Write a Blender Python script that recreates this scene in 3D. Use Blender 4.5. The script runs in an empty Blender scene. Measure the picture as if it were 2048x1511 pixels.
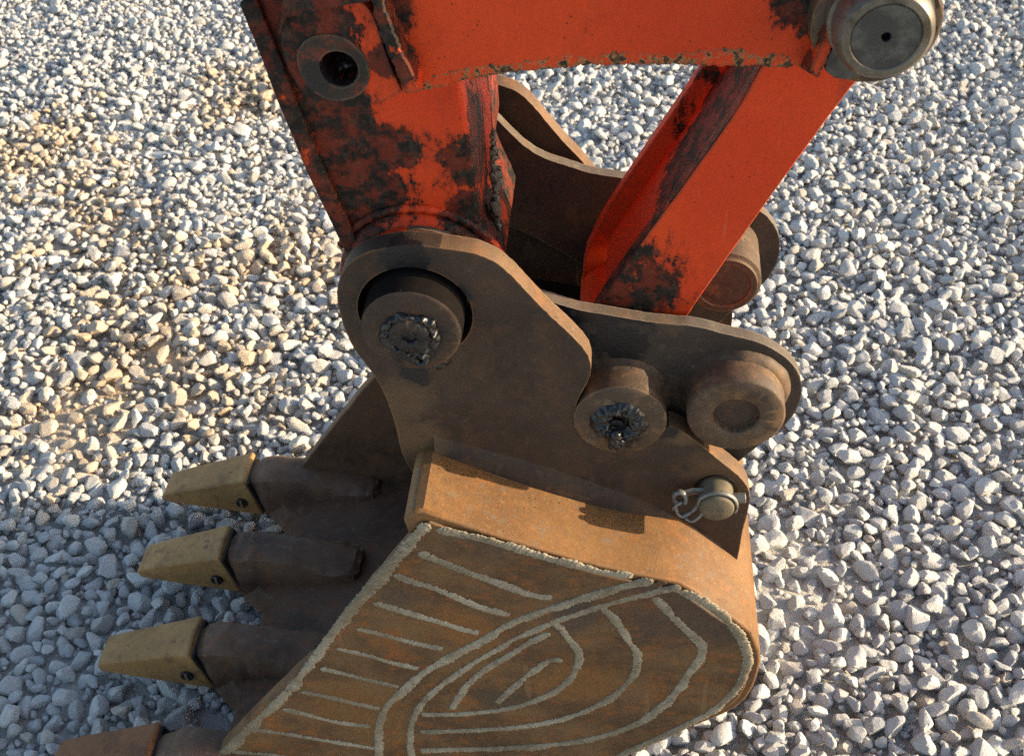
import bpy, bmesh, math, random
import numpy as np
from mathutils import Vector, Matrix, Euler
random.seed(7); rng = np.random.default_rng(7)
SC = bpy.context.scene
COL = SC.collection
R_ = math.radians

# ------------------------------------------------------------------ camera
cam_d = bpy.data.cameras.new("camera"); cam = bpy.data.objects.new("camera", cam_d); COL.objects.link(cam)
cam_d.sensor_width = 36.0; cam_d.sensor_fit = 'HORIZONTAL'; cam_d.lens = 40.4297
cam_d.clip_start = 0.02; cam_d.clip_end = 400
cam.matrix_world = Matrix.Translation((0.0, -0.816, 1.45)) @ Matrix([[0.995562, -0.01616, 0.092706], [0.078918, 0.679993, -0.72896], [-0.051259, 0.733041, 0.67825]]).to_4x4()
cam_d.dof.use_dof = True; cam_d.dof.focus_distance = 1.18; cam_d.dof.aperture_fstop = 14.0
SC.camera = cam
SC.cycles.use_denoising = False
# ------------------------------------------------------------------ sky and sun
SUN_EL, SUN_AZ = R_(14.5), R_(3.2)            # azimuth from +X towards +Y
w = bpy.data.worlds.new("World"); SC.world = w; w.use_nodes = True
nt = w.node_tree; nt.nodes.clear()
sky = nt.nodes.new("ShaderNodeTexSky"); sky.sky_type = 'NISHITA'; sky.sun_disc = False
sky.sun_elevation = SUN_EL; sky.sun_rotation = math.pi/2 - SUN_AZ; sky.dust_density = 1.6; sky.ozone_density = 1.0
bg = nt.nodes.new("ShaderNodeBackground"); bg.inputs[1].default_value = 0.15
wo = nt.nodes.new("ShaderNodeOutputWorld")
nt.links.new(sky.outputs[0], bg.inputs[0]); nt.links.new(bg.outputs[0], wo.inputs[0])
sl = bpy.data.lights.new("sun", 'SUN'); sl.energy = 5.0; sl.angle = R_(0.5); sl.color = (1.0, 0.81, 0.56)
so = bpy.data.objects.new("sun", sl); COL.objects.link(so)
sd = Vector((math.cos(SUN_EL)*math.cos(SUN_AZ), math.cos(SUN_EL)*math.sin(SUN_AZ), math.sin(SUN_EL)))
so.rotation_euler = sd.to_track_quat('Z', 'Y').to_euler(); so.location = (4, 1, 3)
SC.view_settings.view_transform = 'Standard'; SC.view_settings.look = 'None'
SC.view_settings.exposure = 1.05; SC.view_settings.gamma = 1.0

# ------------------------------------------------------------------ material helper
class G:
    def __init__(s, name):
        s.m = bpy.data.materials.new(name); s.m.use_nodes = True
        s.t = s.m.node_tree; s.t.nodes.clear()
        s.out = s.n("ShaderNodeOutputMaterial"); s.b = s.n("ShaderNodeBsdfPrincipled")
        s.l(s.b.outputs[0], s.out.inputs[0])
        s.pos = s.n("ShaderNodeNewGeometry").outputs["Position"]
    def n(s, t): return s.t.nodes.new(t)
    def l(s, a, b): s.t.links.new(a, b)
    def put(s, sock, v):
        if hasattr(v, "links") or isinstance(v, bpy.types.NodeSocket): s.l(v, sock)
        else:
            if isinstance(v, tuple) and len(v) == 3 and sock.type == 'RGBA': v = (*v, 1)
            sock.default_value = v
    def map(s, vec, scale=(1,1,1), rot=(0,0,0)):
        n = s.n("ShaderNodeMapping"); s.l(vec, n.inputs[0]); n.inputs[2].default_value = rot; n.inputs[3].default_value = scale
        return n.outputs[0]
    def noise(s, scale, detail=4, rough=.55, vec=None, dist=0, col=False):
        n = s.n("ShaderNodeTexNoise"); s.l(s.pos if vec is None else vec, n.inputs["Vector"])
        n.inputs["Scale"].default_value = scale; n.inputs["Detail"].default_value = detail
        n.inputs["Roughness"].default_value = rough; n.inputs["Distortion"].default_value = dist
        return n.outputs["Color" if col else "Fac"]
    def vor(s, scale, vec=None, feat='F1', out="Distance"):
        n = s.n("ShaderNodeTexVoronoi"); n.feature = feat; s.l(s.pos if vec is None else vec, n.inputs["Vector"])
        n.inputs["Scale"].default_value = scale
        return n.outputs[out]
    def ma(s, op, a, b=0.0, c=None, clamp=False):
        n = s.n("ShaderNodeMath"); n.operation = op; n.use_clamp = clamp
        s.put(n.inputs[0], a); s.put(n.inputs[1], b)
        if c is not None: s.put(n.inputs[2], c)
        return n.outputs[0]
    def step(s, v, a, b):
        n = s.n("ShaderNodeMapRange"); n.interpolation_type = 'SMOOTHSTEP'; s.put(n.inputs[0], v)
        n.inputs[1].default_value = a; n.inputs[2].default_value = b
        return n.outputs[0]
    def mix(s, f, a, b, mode='MIX'):
        n = s.n("ShaderNodeMix"); n.data_type = 'RGBA'; n.blend_type = mode
        s.put(n.inputs[0], f); s.put(n.inputs[6], a); s.put(n.inputs[7], b)
        return n.outputs[2]
    def dist(s, c):
        n = s.n("ShaderNodeVectorMath"); n.operation = 'DISTANCE'; s.l(s.pos, n.inputs[0]); n.inputs[1].default_value = c
        return n.outputs["Value"]
    def blobs(s, L):
        acc = None
        for (c, r) in L:
            v = s.ma('SUBTRACT', 1.0, s.ma('DIVIDE', s.dist(c), r))
            acc = v if acc is None else s.ma('MAXIMUM', acc, v)
        return acc
    def edge(s, radius=.006, samples=4):
        n = s.n("ShaderNodeBevel"); n.samples = samples; n.inputs[0].default_value = radius
        g = s.n("ShaderNodeNewGeometry"); d = s.n("ShaderNodeVectorMath"); d.operation = 'DOT_PRODUCT'
        s.l(n.outputs[0], d.inputs[0]); s.l(g.outputs["Normal"], d.inputs[1])
        return s.ma('SUBTRACT', 1.0, d.outputs["Value"])
    def fin(s, col, rough, metal=0.0, bump=None, bs=.3, bd=.002, spec=None):
        s.put(s.b.inputs["Base Color"], col); s.put(s.b.inputs["Roughness"], rough); s.put(s.b.inputs["Metallic"], metal)
        if spec is not None: s.b.inputs["Specular IOR Level"].default_value = spec
        if bump is not None:
            n = s.n("ShaderNodeBump"); n.inputs["Strength"].default_value = bs; n.inputs["Distance"].default_value = bd
            s.l(bump, n.inputs["Height"]); s.l(n.outputs[0], s.b.inputs["Normal"])
        return s.m

def paint_material(name, grease, base=(.40,.042,.012), chip=.0, free=False, fs=1.0):
    g = G(name)
    n1 = g.noise(7, 3); n2 = g.noise(75*fs, 7, .70); n3 = g.noise(260, 4, .65)
    c = g.mix(g.step(n1, .35, .68), base, (base[0]*1.12, base[1]*1.35, base[2]*1.2))
    c = g.mix(g.ma('MULTIPLY', g.step(g.noise(22, 6, .7), .5, .78), .5), c, (base[0]*.55, base[1]*.55, base[2]*.7))
    # rubbed streaks
    st = g.noise(14, 5, .7, g.map(g.pos, (1, 1, .18), (0, .45, 0)))
    c = g.mix(g.ma('MULTIPLY', g.step(st, .56, .72), .35), c, (.16,.03,.015))
    # specks and scratches
    sp = g.ma('MULTIPLY', g.step(g.vor(170), .17, .08), g.step(g.noise(30, 2), .5, .62))
    c = g.mix(sp, c, (.03,.017,.013))
    sc = g.noise(230, 2, .4, g.map(g.pos, (1, 1, .06), (.5, -.9, .4)))
    c = g.mix(g.ma('MULTIPLY', g.step(sc, .725, .74), .25), c, (.5,.15,.06))
    c = g.mix(1.0, c, g.ma('ADD', .80, g.ma('MULTIPLY', g.noise(300, 5, .7), .40)), 'MULTIPLY')
    sp2 = g.ma('MULTIPLY', g.step(g.vor(330), .16, .07), g.step(g.noise(22, 3), .48, .6)); c = g.mix(g.ma('MULTIPLY', sp2, .8), c, (.035,.016,.011))
    e = g.edge(.007)
    k = g.ma('ADD', g.ma('MULTIPLY', e, 3.2), g.ma('ADD', g.ma('MULTIPLY', g.ma('SUBTRACT', n2, .5), 2.2), g.ma('MULTIPLY', g.ma('SUBTRACT', g.noise(18, 2), .5), .9)))
    k = g.ma('ADD', k, chip)
    eg = 1.0 if free else g.step(e, .02, .05)
    rim = g.ma('MULTIPLY', g.step(k, .47, .5), eg); core = g.ma('MULTIPLY', g.step(k, .56, .6), eg)
    c = g.mix(rim, c, (.33,.20,.085))
    c = g.mix(core, c, g.mix(g.step(n3, .4, .6), (.025,.016,.013), (.085,.045,.022)))
    r = g.ma('ADD', .42, g.ma('MULTIPLY', n2, .25))
    h = g.ma('SUBTRACT', g.ma('MULTIPLY', n3, .25), g.ma('MULTIPLY', core, .5))
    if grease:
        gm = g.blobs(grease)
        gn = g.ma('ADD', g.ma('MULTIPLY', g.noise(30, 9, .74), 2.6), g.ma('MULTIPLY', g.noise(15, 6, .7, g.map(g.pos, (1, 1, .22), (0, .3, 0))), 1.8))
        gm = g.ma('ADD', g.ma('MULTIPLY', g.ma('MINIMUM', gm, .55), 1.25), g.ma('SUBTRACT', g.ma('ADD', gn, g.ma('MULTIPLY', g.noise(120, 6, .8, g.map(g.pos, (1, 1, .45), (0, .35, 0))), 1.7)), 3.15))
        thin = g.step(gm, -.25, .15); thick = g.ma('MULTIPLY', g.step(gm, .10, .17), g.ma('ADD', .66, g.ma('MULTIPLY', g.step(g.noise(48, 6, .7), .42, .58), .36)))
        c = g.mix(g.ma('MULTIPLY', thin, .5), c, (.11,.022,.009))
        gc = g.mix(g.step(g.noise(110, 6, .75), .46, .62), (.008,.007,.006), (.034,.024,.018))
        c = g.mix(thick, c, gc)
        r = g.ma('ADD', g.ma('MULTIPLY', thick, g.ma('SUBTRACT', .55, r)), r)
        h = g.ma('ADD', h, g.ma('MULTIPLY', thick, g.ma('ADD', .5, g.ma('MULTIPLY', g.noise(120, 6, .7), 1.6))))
    return g.fin(c, r, 0.0, h, .55, .0022, .22)

def rust_material(name, a, b, rust, amt=.5, light=None, stretch=None, grease=None, edgecol=(.17,.09,.04), rough=.62, mottled=None, dust=None):
    g = G(name)
    v = g.map(g.pos, *stretch) if stretch else g.pos
    n1 = g.noise(9, 5, .6, v); n2 = g.noise(38, 7, .68, v); n3 = g.noise(380, 4, .7)
    c = g.mix(g.step(n1, .35, .65), a, b)
    c = g.mix(g.ma('MULTIPLY', g.step(n2, .5, .72), amt), c, rust)
    if mottled:
        c = g.mix(g.ma('MULTIPLY', g.step(g.noise(70, 8, .78), .53, .62), .7), c, mottled)
        c = g.mix(g.ma('MULTIPLY', g.step(g.noise(160, 6, .78), .53, .64), .4), c, light or rust)
        c = g.mix(g.ma('MULTIPLY', g.step(g.noise(260, 5, .75), .56, .66), .35), c, (.10,.055,.03))
    elif light:
        c = g.mix(g.ma('MULTIPLY', g.step(g.noise(55, 6, .7, v), .56, .7), .5), c, light)
    stn = g.step(g.noise(17, 9, .72), .54, .63); c = g.mix(g.ma('MULTIPLY', stn, .55 if not mottled else .2), c, rust)
    drk = g.step(g.noise(11, 9, .74, g.map(g.pos, (1, 1, .6), (.4, .2, .1))), .56, .64); c = g.mix(g.ma('MULTIPLY', drk, .5 if not mottled else .25), c, (a[0]*.55, a[1]*.5, a[2]*.5))
    if dust:
        for (dc, dr, col) in dust:
            d = g.ma('ADD', g.ma('SUBTRACT', 1.0, g.ma('DIVIDE', g.dist(dc), dr)), g.ma('MULTIPLY', g.ma('SUBTRACT', g.noise(20, 6, .65), .5), 1.6))
            c = g.mix(g.ma('MULTIPLY', g.step(d, .15, .7), .8), c, col)
    gr = g.ma('ADD', .55, g.ma('MULTIPLY', g.noise(430, 5, .75), .9)); c = g.mix(1.0, c, gr, 'MULTIPLY')
    gr2 = g.ma('ADD', .62, g.ma('MULTIPLY', g.noise(95, 7, .72), .76)); c = g.mix(.9, c, gr2, 'MULTIPLY')
    spk = g.ma('MULTIPLY', g.step(g.vor(210), .13, .06), g.step(g.noise(26, 3), .56, .64)); c = g.mix(g.ma('MULTIPLY', spk, .7), c, (.26,.21,.15))
    # scratches and pits
    sc = g.noise(60, 2, .4, g.map(g.pos, (1, 1, .06), (0, .9, 0)))
    c = g.mix(g.ma('MULTIPLY', g.step(sc, .715, .73), .35), c, edgecol)
    pit = g.ma('MULTIPLY', g.step(g.vor(120), .16, .05), g.step(g.noise(14, 2), .5, .6))
    c = g.mix(pit, c, (.012,.009,.008))
    e = g.ma('ADD', g.ma('MULTIPLY', g.edge(.004), 3.0), g.ma('MULTIPLY', g.ma('SUBTRACT', n2, .5), 1.6))
    em = g.step(e, .3, .6)
    c = g.mix(g.ma('MULTIPLY', em, .8), c, edgecol)
    r = g.ma('ADD', rough-.12, g.ma('MULTIPLY', n2, .28))
    h = g.ma('ADD', g.ma('MULTIPLY', n2, .6), g.ma('MULTIPLY', n3, .55))
    h = g.ma('SUBTRACT', h, pit)
    if grease:
        gm = g.ma('ADD', g.blobs(grease), g.ma('MULTIPLY', g.ma('SUBTRACT', g.noise(40, 7, .68), .5), 1.7))
        tk = g.step(gm, .3, .42)
        c = g.mix(g.ma('MULTIPLY', g.step(gm, .05, .4), .6), c, (.02,.016,.015)); c = g.mix(tk, c, (.011,.0105,.012))
        r = g.ma('ADD', g.ma('MULTIPLY', tk, g.ma('SUBTRACT', .38, r)), r)
        h = g.ma('ADD', h, g.ma('MULTIPLY', tk, g.noise(150, 5, .7)))
    return g.fin(c, r, 0.0, h, .45, .0015, .35)

PIN1 = ((-0.1906,-0.026,0.7708)[0], (-0.1906,-0.026,0.7708)[2]); PIN2 = ((0.0016,-0.004,0.6375)[0], (0.0016,-0.004,0.6375)[2]); PIN3 = ((0.1146,-0.003,0.6472)[0], (0.1146,-0.003,0.6472)[2]); PINR = (.188, 1.044)
ARM_GREASE_SHADE = [((-0.2369,0.05,0.9359), .045), ((-0.2324,0.05,0.9056), .050), ((-0.2192,0.05,0.8686), .045), ((-0.2502,0.05,0.8465), .055), ((-0.1945,0.05,0.9208), .03), ((-0.2467,0.05,0.9579), .045), ((-0.2824,0.05,0.8237), .05),
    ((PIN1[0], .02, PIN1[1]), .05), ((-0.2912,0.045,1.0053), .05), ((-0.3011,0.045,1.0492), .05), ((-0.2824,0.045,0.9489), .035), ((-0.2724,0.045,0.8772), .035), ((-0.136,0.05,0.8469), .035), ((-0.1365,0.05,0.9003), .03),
    ((-.135,.26,.93), .09), ((-.135,.27,.84), .10), ((-.14,.25,.77), .10), ((-.135,.10,.90), .06), ((-.135,.12,.80), .07), ((-.14,.2,1.0), .1)]  # right face: worn grease, plus shade of the links painted in as dark blobs
M_ARM = paint_material("arm paint, greasy", ARM_GREASE_SHADE, (.54,.044,.009), .02)
M_LINK = paint_material("guide link paint", [((-0.2026,-0.018,1.0814), .05), ((-0.2455,-0.018,1.0741), .05), ((-0.1745,-0.008,1.0317), .02), ((-0.1773,-0.008,1.0564), .02), ((0.1477,0.0,1.064), .03), ((0.1279,0.0,1.0643), .02), ((0.1437,-0.01,1.0213), .02), ((-0.1788,0.0,1.006), .015)], (.53,.042,.008), .12)
M_LEND = paint_material('guide link end paint', [((-0.2533,-0.012,1.0388), .040), ((-0.254,-0.012,1.0132), .040), ((-0.2309,-0.012,1.055), .035), ((-0.1834,-0.012,1.0339), .014), ((-0.2162,-0.012,0.9975), .02)], (.53,.042,.008), .10)
M_LEDGE = paint_material('chipped link edge paint', None, (.54,.044,.009), .42, True, 1.7)
M_HLINK = paint_material("link paint", [((0.0134,0.055,0.7783), .05), ((0.028,0.055,0.7604), .04), ((-0.0051,0.055,0.7384), .05)], (.53,.042,.008), .06)
M_HEDGE = paint_material("dark link edge", [((0.026,0.06,0.8295), .35), ((0.0979,0.06,0.9477), .25)], (.53,.042,.008), .1)  # dark blotches over the link's edge faces
M_HWEB = paint_material('link web paint', [((0.0797,0.13,0.8922), .09), ((0.0985,0.13,0.9426), .12), ((0.0541,0.13,0.8548), .06), ((-0.0257,0.1,0.7338), .03)], (.53,.042,.008), .03)
M_WORN = rust_material("worn steel boss", (.014,.011,.009), (.030,.021,.015), (.20,.03,.009), .5, (.07,.05,.035), grease=[((-0.2365,-0.012,1.0217), .02)], edgecol=(.2,.15,.1), rough=.55)
M_EAR = rust_material("bucket ear steel", (.031,.0195,.0135), (.054,.033,.0215), (.09,.043,.021), .65, (.09,.066,.045),
    grease=[((PIN1[0]+.004, -.025, PIN1[1]-.012), .040), ((-0.1928,0.0,0.8329), .035), ((-0.1988,0.0,0.6957), .022), ((-0.1561,0.0,0.7873), .03), ((0.0463,-0.0,0.6298), .025)], edgecol=(.23,.115,.045),
    dust=[((-0.2182,0.0,0.6578), .05, (.10,.060,.031)), ((-0.2093,0.0,0.6005), .05, (.115,.066,.032)), ((0.1061,0.0,0.5504), .06, (.11,.060,.028)), ((0.0615,0.0,0.6231), .03, (.12,.07,.034))])
M_EDGE = rust_material('flame cut rusty edge', (.095,.055,.030), (.15,.09,.048), (.19,.085,.032), .8, (.22,.15,.085), edgecol=(.2,.125,.07))
M_CEDGE = rust_material('worn grey brown edge', (.075,.060,.045), (.115,.09,.068), (.15,.085,.045), .6, (.19,.16,.12), edgecol=(.2,.16,.115))
M_COUP = rust_material("coupler steel", (.034,.025,.019), (.052,.037,.027), (.10,.06,.03), .5, (.09,.07,.05), grease=[((0.0004,0.03,0.7087), .04), ((-0.0195,0.05,0.7729), .08)], edgecol=(.20,.14,.085))
M_COUPB = rust_material("coupler boss steel", (.052,.034,.022), (.085,.054,.033), (.17,.09,.038), .75, (.21,.15,.09), edgecol=(.25,.16,.085), grease=[((PIN2[0], -.004, PIN2[1]-.006), .036)])
M_SIDE = rust_material("bucket side plate", (.085,.045,.019), (.155,.084,.033), (.25,.082,.016), .8, (.17,.11,.055), stretch=((1.4,2.0,2.3), (0,R_(-18),0)), edgecol=(.24,.14,.07),
    dust=[((0.0782,-0.09,0.4382), .10, (.062,.040,.028)), ((-0.0426,-0.09,0.431), .05, (.060,.044,.034)), ((-0.1103,-0.09,0.561), .07, (.07,.05,.034)), ((-0.1628,-0.09,0.4055), .06, (.20,.085,.022)), ((-0.0444,-0.09,0.3062), .07, (.19,.085,.022)), ((-0.3179,-0.09,0.2207), .09, (.17,.08,.024)), ((-0.1331,-0.09,0.2574), .05, (.075,.05,.03)), ((-0.2285,-0.09,0.4559), .04, (.08,.05,.03))])
M_SHELL = rust_material("bucket shell rust", (.125,.060,.021), (.180,.090,.031), (.23,.088,.021), .6, (.27,.145,.05), edgecol=(.24,.10,.034), mottled=(.135,.10,.07))
M_INNER = rust_material("bucket inside", (.070,.038,.022), (.125,.067,.037), (.17,.07,.029), .75, (.21,.13,.085), edgecol=(.13,.085,.06))
M_TOOTH = rust_material("worn yellow tooth paint", (.31,.168,.058), (.40,.220,.080), (.19,.10,.042), .95, (.15,.095,.05), edgecol=(.17,.13,.09),
    grease=[((-0.72,0.28,0.0079), .035), ((-0.679,0.1,0.066), .012), ((-0.7084,0.1,0.0153), .012)])
M_TOOTH2 = rust_material("rusty tooth", (.16,.065,.025), (.22,.09,.035), (.25,.11,.04), .6, (.2,.1,.05), edgecol=(.2,.13,.09))
M_ADAPT = rust_material("tooth adapter steel", (.085,.048,.029), (.165,.095,.056), (.21,.095,.042), .75, (.30,.20,.13), edgecol=(.15,.11,.085))
M_BEAD = rust_material("weld bead", (.18,.145,.095), (.33,.285,.205), (.15,.11,.065), .7, (.40,.345,.26), edgecol=(.31,.27,.20), rough=.7, mottled=(.13,.105,.075))

g = G("grease"); nn = g.noise(130, 6, .7)
M_GREASE = g.fin(g.mix(g.step(g.noise(240, 4), .58, .68), (.008,.008,.009), (.06,.045,.03)), .30, 0, nn, .25, .003, .5)
g = G("polished pin steel"); n1 = g.noise(30, 5, .65); rad = g.noise(12, 6, .7)
M_PIN = g.fin(g.mix(g.step(n1, .4, .68), (.15,.138,.112), (.050,.038,.026)), g.ma('ADD', .3, g.ma('MULTIPLY', rad, .25)), .55, g.noise(220, 3), .2, .001)
g = G("dark pin face"); n1 = g.noise(45, 6, .65)
M_PINF = g.fin(g.mix(g.step(n1, .42, .62), (.038,.038,.036), (.085,.084,.076)), .55, .25, g.noise(260, 3), .25, .001)
g = G("zinc clip"); n1 = g.noise(120, 5, .65)
M_ZINC = g.fin(g.mix(g.step(n1, .45, .65), (.19,.185,.165), (.10,.09,.068)), .5, .35, g.noise(300, 3), .2, .001)
M_OLIVE = rust_material("locking pin steel", (.095,.078,.05), (.14,.115,.07), (.11,.07,.04), .6, (.22,.18,.11), edgecol=(.22,.17,.1))
M_DARK = rust_material("greased pin side and gap shade", (.007,.006,.006), (.010,.008,.007), (.014,.010,.008), .25, edgecol=(.03,.02,.014), rough=.95)  # near-black for the greased pin side and the painted shade of inner gaps
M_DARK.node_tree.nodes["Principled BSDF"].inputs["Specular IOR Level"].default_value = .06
g = G("black hole"); M_BLACK = g.fin((.006,.006,.007), .5, 0)

# stones and ground
def tan_mask(g):
    L = [((-0.9044,0.85,0.0895), .55), ((-0.7535,0.73,0.0818), .40), ((-0.7126,1.1,0.051), .45), ((-0.991,1.8,0.0583), .40), ((-1.0269,0.65,0.0366), .35), ((-1.4261,1.5,0.0373), .45), ((-1.1508,1.2,0.0163), .35)]
    return g.ma('ADD', g.blobs(L), g.ma('MULTIPLY', g.ma('SUBTRACT', g.noise(4.5, 5, .65), .5), 2.2))
g = G("limestone gravel")
oi = g.n("ShaderNodeObjectInfo").outputs["Random"]
r2 = g.ma('FRACT', g.ma('MULTIPLY', oi, 37.7)); r3 = g.ma('FRACT', g.ma('MULTIPLY', oi, 91.3))
tc = g.n("ShaderNodeTexCoord").outputs["Object"]
c = g.mix(oi, (.51,.50,.482), (.66,.645,.605))
c = g.mix(g.ma('MULTIPLY', g.step(r2, .72, .98), .6), c, (.33,.345,.36))
c = g.mix(g.ma('MULTIPLY', g.step(r3, .93, .97), .55), c, (.50,.40,.29))
wn = g.noise(90, 5, .65)
c = g.mix(g.ma('MULTIPLY', g.step(wn, .48, .72), .45), c, (.66,.645,.60))
c = g.mix(g.ma('MULTIPLY', g.step(g.noise(210, 3, .6), .58, .72), .30), c, (.30,.30,.30))
tm = tan_mask(g)
c = g.mix(g.ma('MULTIPLY', g.step(g.ma('ADD', tm, g.ma('MULTIPLY', g.ma('SUBTRACT', r3, .5), .8)), .25, 1.1), .68), c, (.55,.39,.22))
M_STONE = g.fin(c, .9, 0, g.ma('ADD', g.noise(170, 8, .78), g.ma('MULTIPLY', g.noise(520, 4, .7), .7)), .8, .004, .25)
g = G("stone dust ground")
c = g.mix(g.step(g.noise(5, 5, .6), .38, .66), (.46,.44,.40), (.55,.53,.49))
c = g.mix(g.ma('MULTIPLY', g.step(g.vor(160), .45, .1), .5), c, (.55,.53,.49))
c = g.mix(g.ma('MULTIPLY', g.step(tan_mask(g), .2, 1.0), .7), c, (.46,.31,.16))
M_GROUND = g.fin(c, .95, 0, g.ma('ADD', g.noise(120, 8, .75), g.ma('MULTIPLY', g.vor(150), .8)), .8, .006, .2)

# ------------------------------------------------------------------ object helpers
def root_loc(o):
    while o.parent: o = o.parent
    return o.location
def thing(name, label, cat, loc, group=None):
    o = bpy.data.objects.new(name, None); COL.objects.link(o); o.location = loc; o.empty_display_size = .05
    o['label'] = label; o['category'] = cat
    if group: o['group'] = group
    return o
def obj(name, bm, mat, parent=None, smooth=35, bevel=0, label=None, seg=2, edge=None):
    me = bpy.data.meshes.new(name)
    bmesh.ops.recalc_face_normals(bm, faces=bm.faces[:])
    if parent is not None: bmesh.ops.translate(bm, verts=bm.verts[:], vec=-root_loc(parent))
    bm.to_mesh(me); bm.free()
    for p in me.polygons: p.use_smooth = True
    if smooth < 180: me.set_sharp_from_angle(angle=R_(smooth))
    me.materials.append(mat)
    if edge is not None:
        me.materials.append(edge)
        for p in me.polygons:
            if abs(p.normal.y) < .5: p.material_index = 1
    o = bpy.data.objects.new(name, me); COL.objects.link(o); o.parent = parent
    if bevel:
        b = o.modifiers.new("bevel", 'BEVEL'); b.width = bevel; b.segments = seg; b.limit_method = 'ANGLE'; b.angle_limit = R_(40); b.harden_normals = True
    if label: o['label'] = label
    return o
def resample(pts, step, closed=True, corner=48, smooth_it=0):
    P = [Vector((p[0], p[1])) for p in pts]; n = len(P); out = []
    def is_corner(i):
        if not closed and i in (0, n-1): return True
        a = P[i]-P[i-1]; b = P[(i+1) % n]-P[i]
        return a.length < 1e-6 or b.length < 1e-6 or a.angle(b) > R_(corner)
    for i in range(n if closed else n-1):
        p1, p2 = P[i], P[(i+1) % n]
        p0 = P[i-1] if not is_corner(i) else p1 + (p1-p2)*.0 
        p3 = P[(i+2) % n] if not is_corner((i+1) % n) else p2
        k = max(1, int((p2-p1).length/step))
        for j in range(k):
            t = j/k
            out.append(.5*((2*p1)+(p2-p0)*t+(2*p0-5*p1+4*p2-p3)*t*t+(3*p1-p0-3*p2+p3)*t**3))
    if not closed: out.append(P[-1])
    if smooth_it:
        keep = {tuple(P[i]) for i in range(n) if is_corner(i)}; fix = [any((q-Vector(k_)).length < 1e-7 for k_ in keep) for q in out]
        for _ in range(smooth_it):
            out = [out[i] if fix[i] or (not closed and i in (0, len(out)-1)) else out[i]*.5+(out[i-1]+out[(i+1) % len(out)])*.25 for i in range(len(out))]
    return out
def circ(c, r, n=48): return [(c[0]+r*math.cos(2*math.pi*i/n), c[1]+r*math.sin(2*math.pi*i/n)) for i in range(n)]
def plate_bm(outline, y0, y1, holes=(), step=.004, rough=.0, smooth=True):
    bm = bmesh.new(); loops = []
    o = resample(outline, step, smooth_it=14 if step < .005 else 0) if smooth else [Vector(p) for p in outline]
    if rough: o = [p + Vector((random.gauss(0, rough), random.gauss(0, rough))) for p in o]
    for L in [o] + [[Vector(q) for q in h] for h in holes]:
        vs = [bm.verts.new((p.x, y0, p.y)) for p in L]
        loops += [bm.edges.new((vs[i], vs[(i+1) % len(vs)])) for i in range(len(vs))]
    if holes: r = bmesh.ops.triangle_fill(bm, use_beauty=True, edges=loops)
    else: bm.faces.new([e.verts[0] for e in loops])
    r = bmesh.ops.extrude_face_region(bm, geom=bm.faces[:])
    bmesh.ops.translate(bm, verts=[v for v in r['geom'] if isinstance(v, bmesh.types.BMVert)], vec=(0, y1-y0, 0))
    return bm
def lathe_bm(prof, c, seg=56, jit=0.0, bm=None, sx=1.0):
    bm = bm or bmesh.new(); rows = []
    for (r, y) in prof:
        if r < 1e-6: rows.append([bm.verts.new((c[0], y, c[1]))]); continue
        rows.append([bm.verts.new((c[0]+(r+random.gauss(0, jit))*math.cos(2*math.pi*i/seg), y+random.gauss(0, jit), c[1]+(r+random.gauss(0, jit))*math.sin(2*math.pi*i/seg)*sx)) for i in range(seg)])
    for a, b in zip(rows, rows[1:]):
        for i in range(seg):
            j = (i+1) % seg
            if len(a) == 1 and len(b) == 1: break
            if len(a) == 1: bm.faces.new((a[0], b[i], b[j]))
            elif len(b) == 1: bm.faces.new((a[i], a[j], b[0]))
            else: bm.faces.new((a[i], a[j], b[j], b[i]))
    return bm
def tube_bm(path, rad, seg=10, flat=1.0, bm=None, up=(0,1,0)):
    bm = bm or bmesh.new(); P = [Vector(p) for p in path]; rows = []; U = Vector(up)
    for i, p in enumerate(P):
        t = (P[min(i+1, len(P)-1)]-P[max(i-1, 0)]).normalized(); a = U.cross(t)
        if a.length < 1e-4: a = Vector((1,0,0)).cross(t)
        a.normalize(); b = t.cross(a); r = rad if not isinstance(rad, (list, tuple)) else rad[i]
        rows.append([bm.verts.new(p + a*(r*math.cos(2*math.pi*k/seg)) + b*(r*flat*math.sin(2*math.pi*k/seg))) for k in range(seg)])
    for x, y in zip(rows, rows[1:]):
        for k in range(seg): bm.faces.new((x[k], x[(k+1) % seg], y[(k+1) % seg], y[k]))
    bm.faces.new(rows[0]); bm.faces.new(rows[-1][::-1])
    return bm
def spline3(pts, k=6):
    P = [Vector(p) for p in pts]; out = []
    for i in range(len(P)-1):
        p0, p1, p2, p3 = P[max(i-1, 0)], P[i], P[i+1], P[min(i+2, len(P)-1)]
        for j in range(k):
            t = j/k; out.append(.5*((2*p1)+(p2-p0)*t+(2*p0-5*p1+4*p2-p3)*t*t+(3*p1-p0-3*p2+p3)*t**3))
    return out + [P[-1]]
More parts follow.
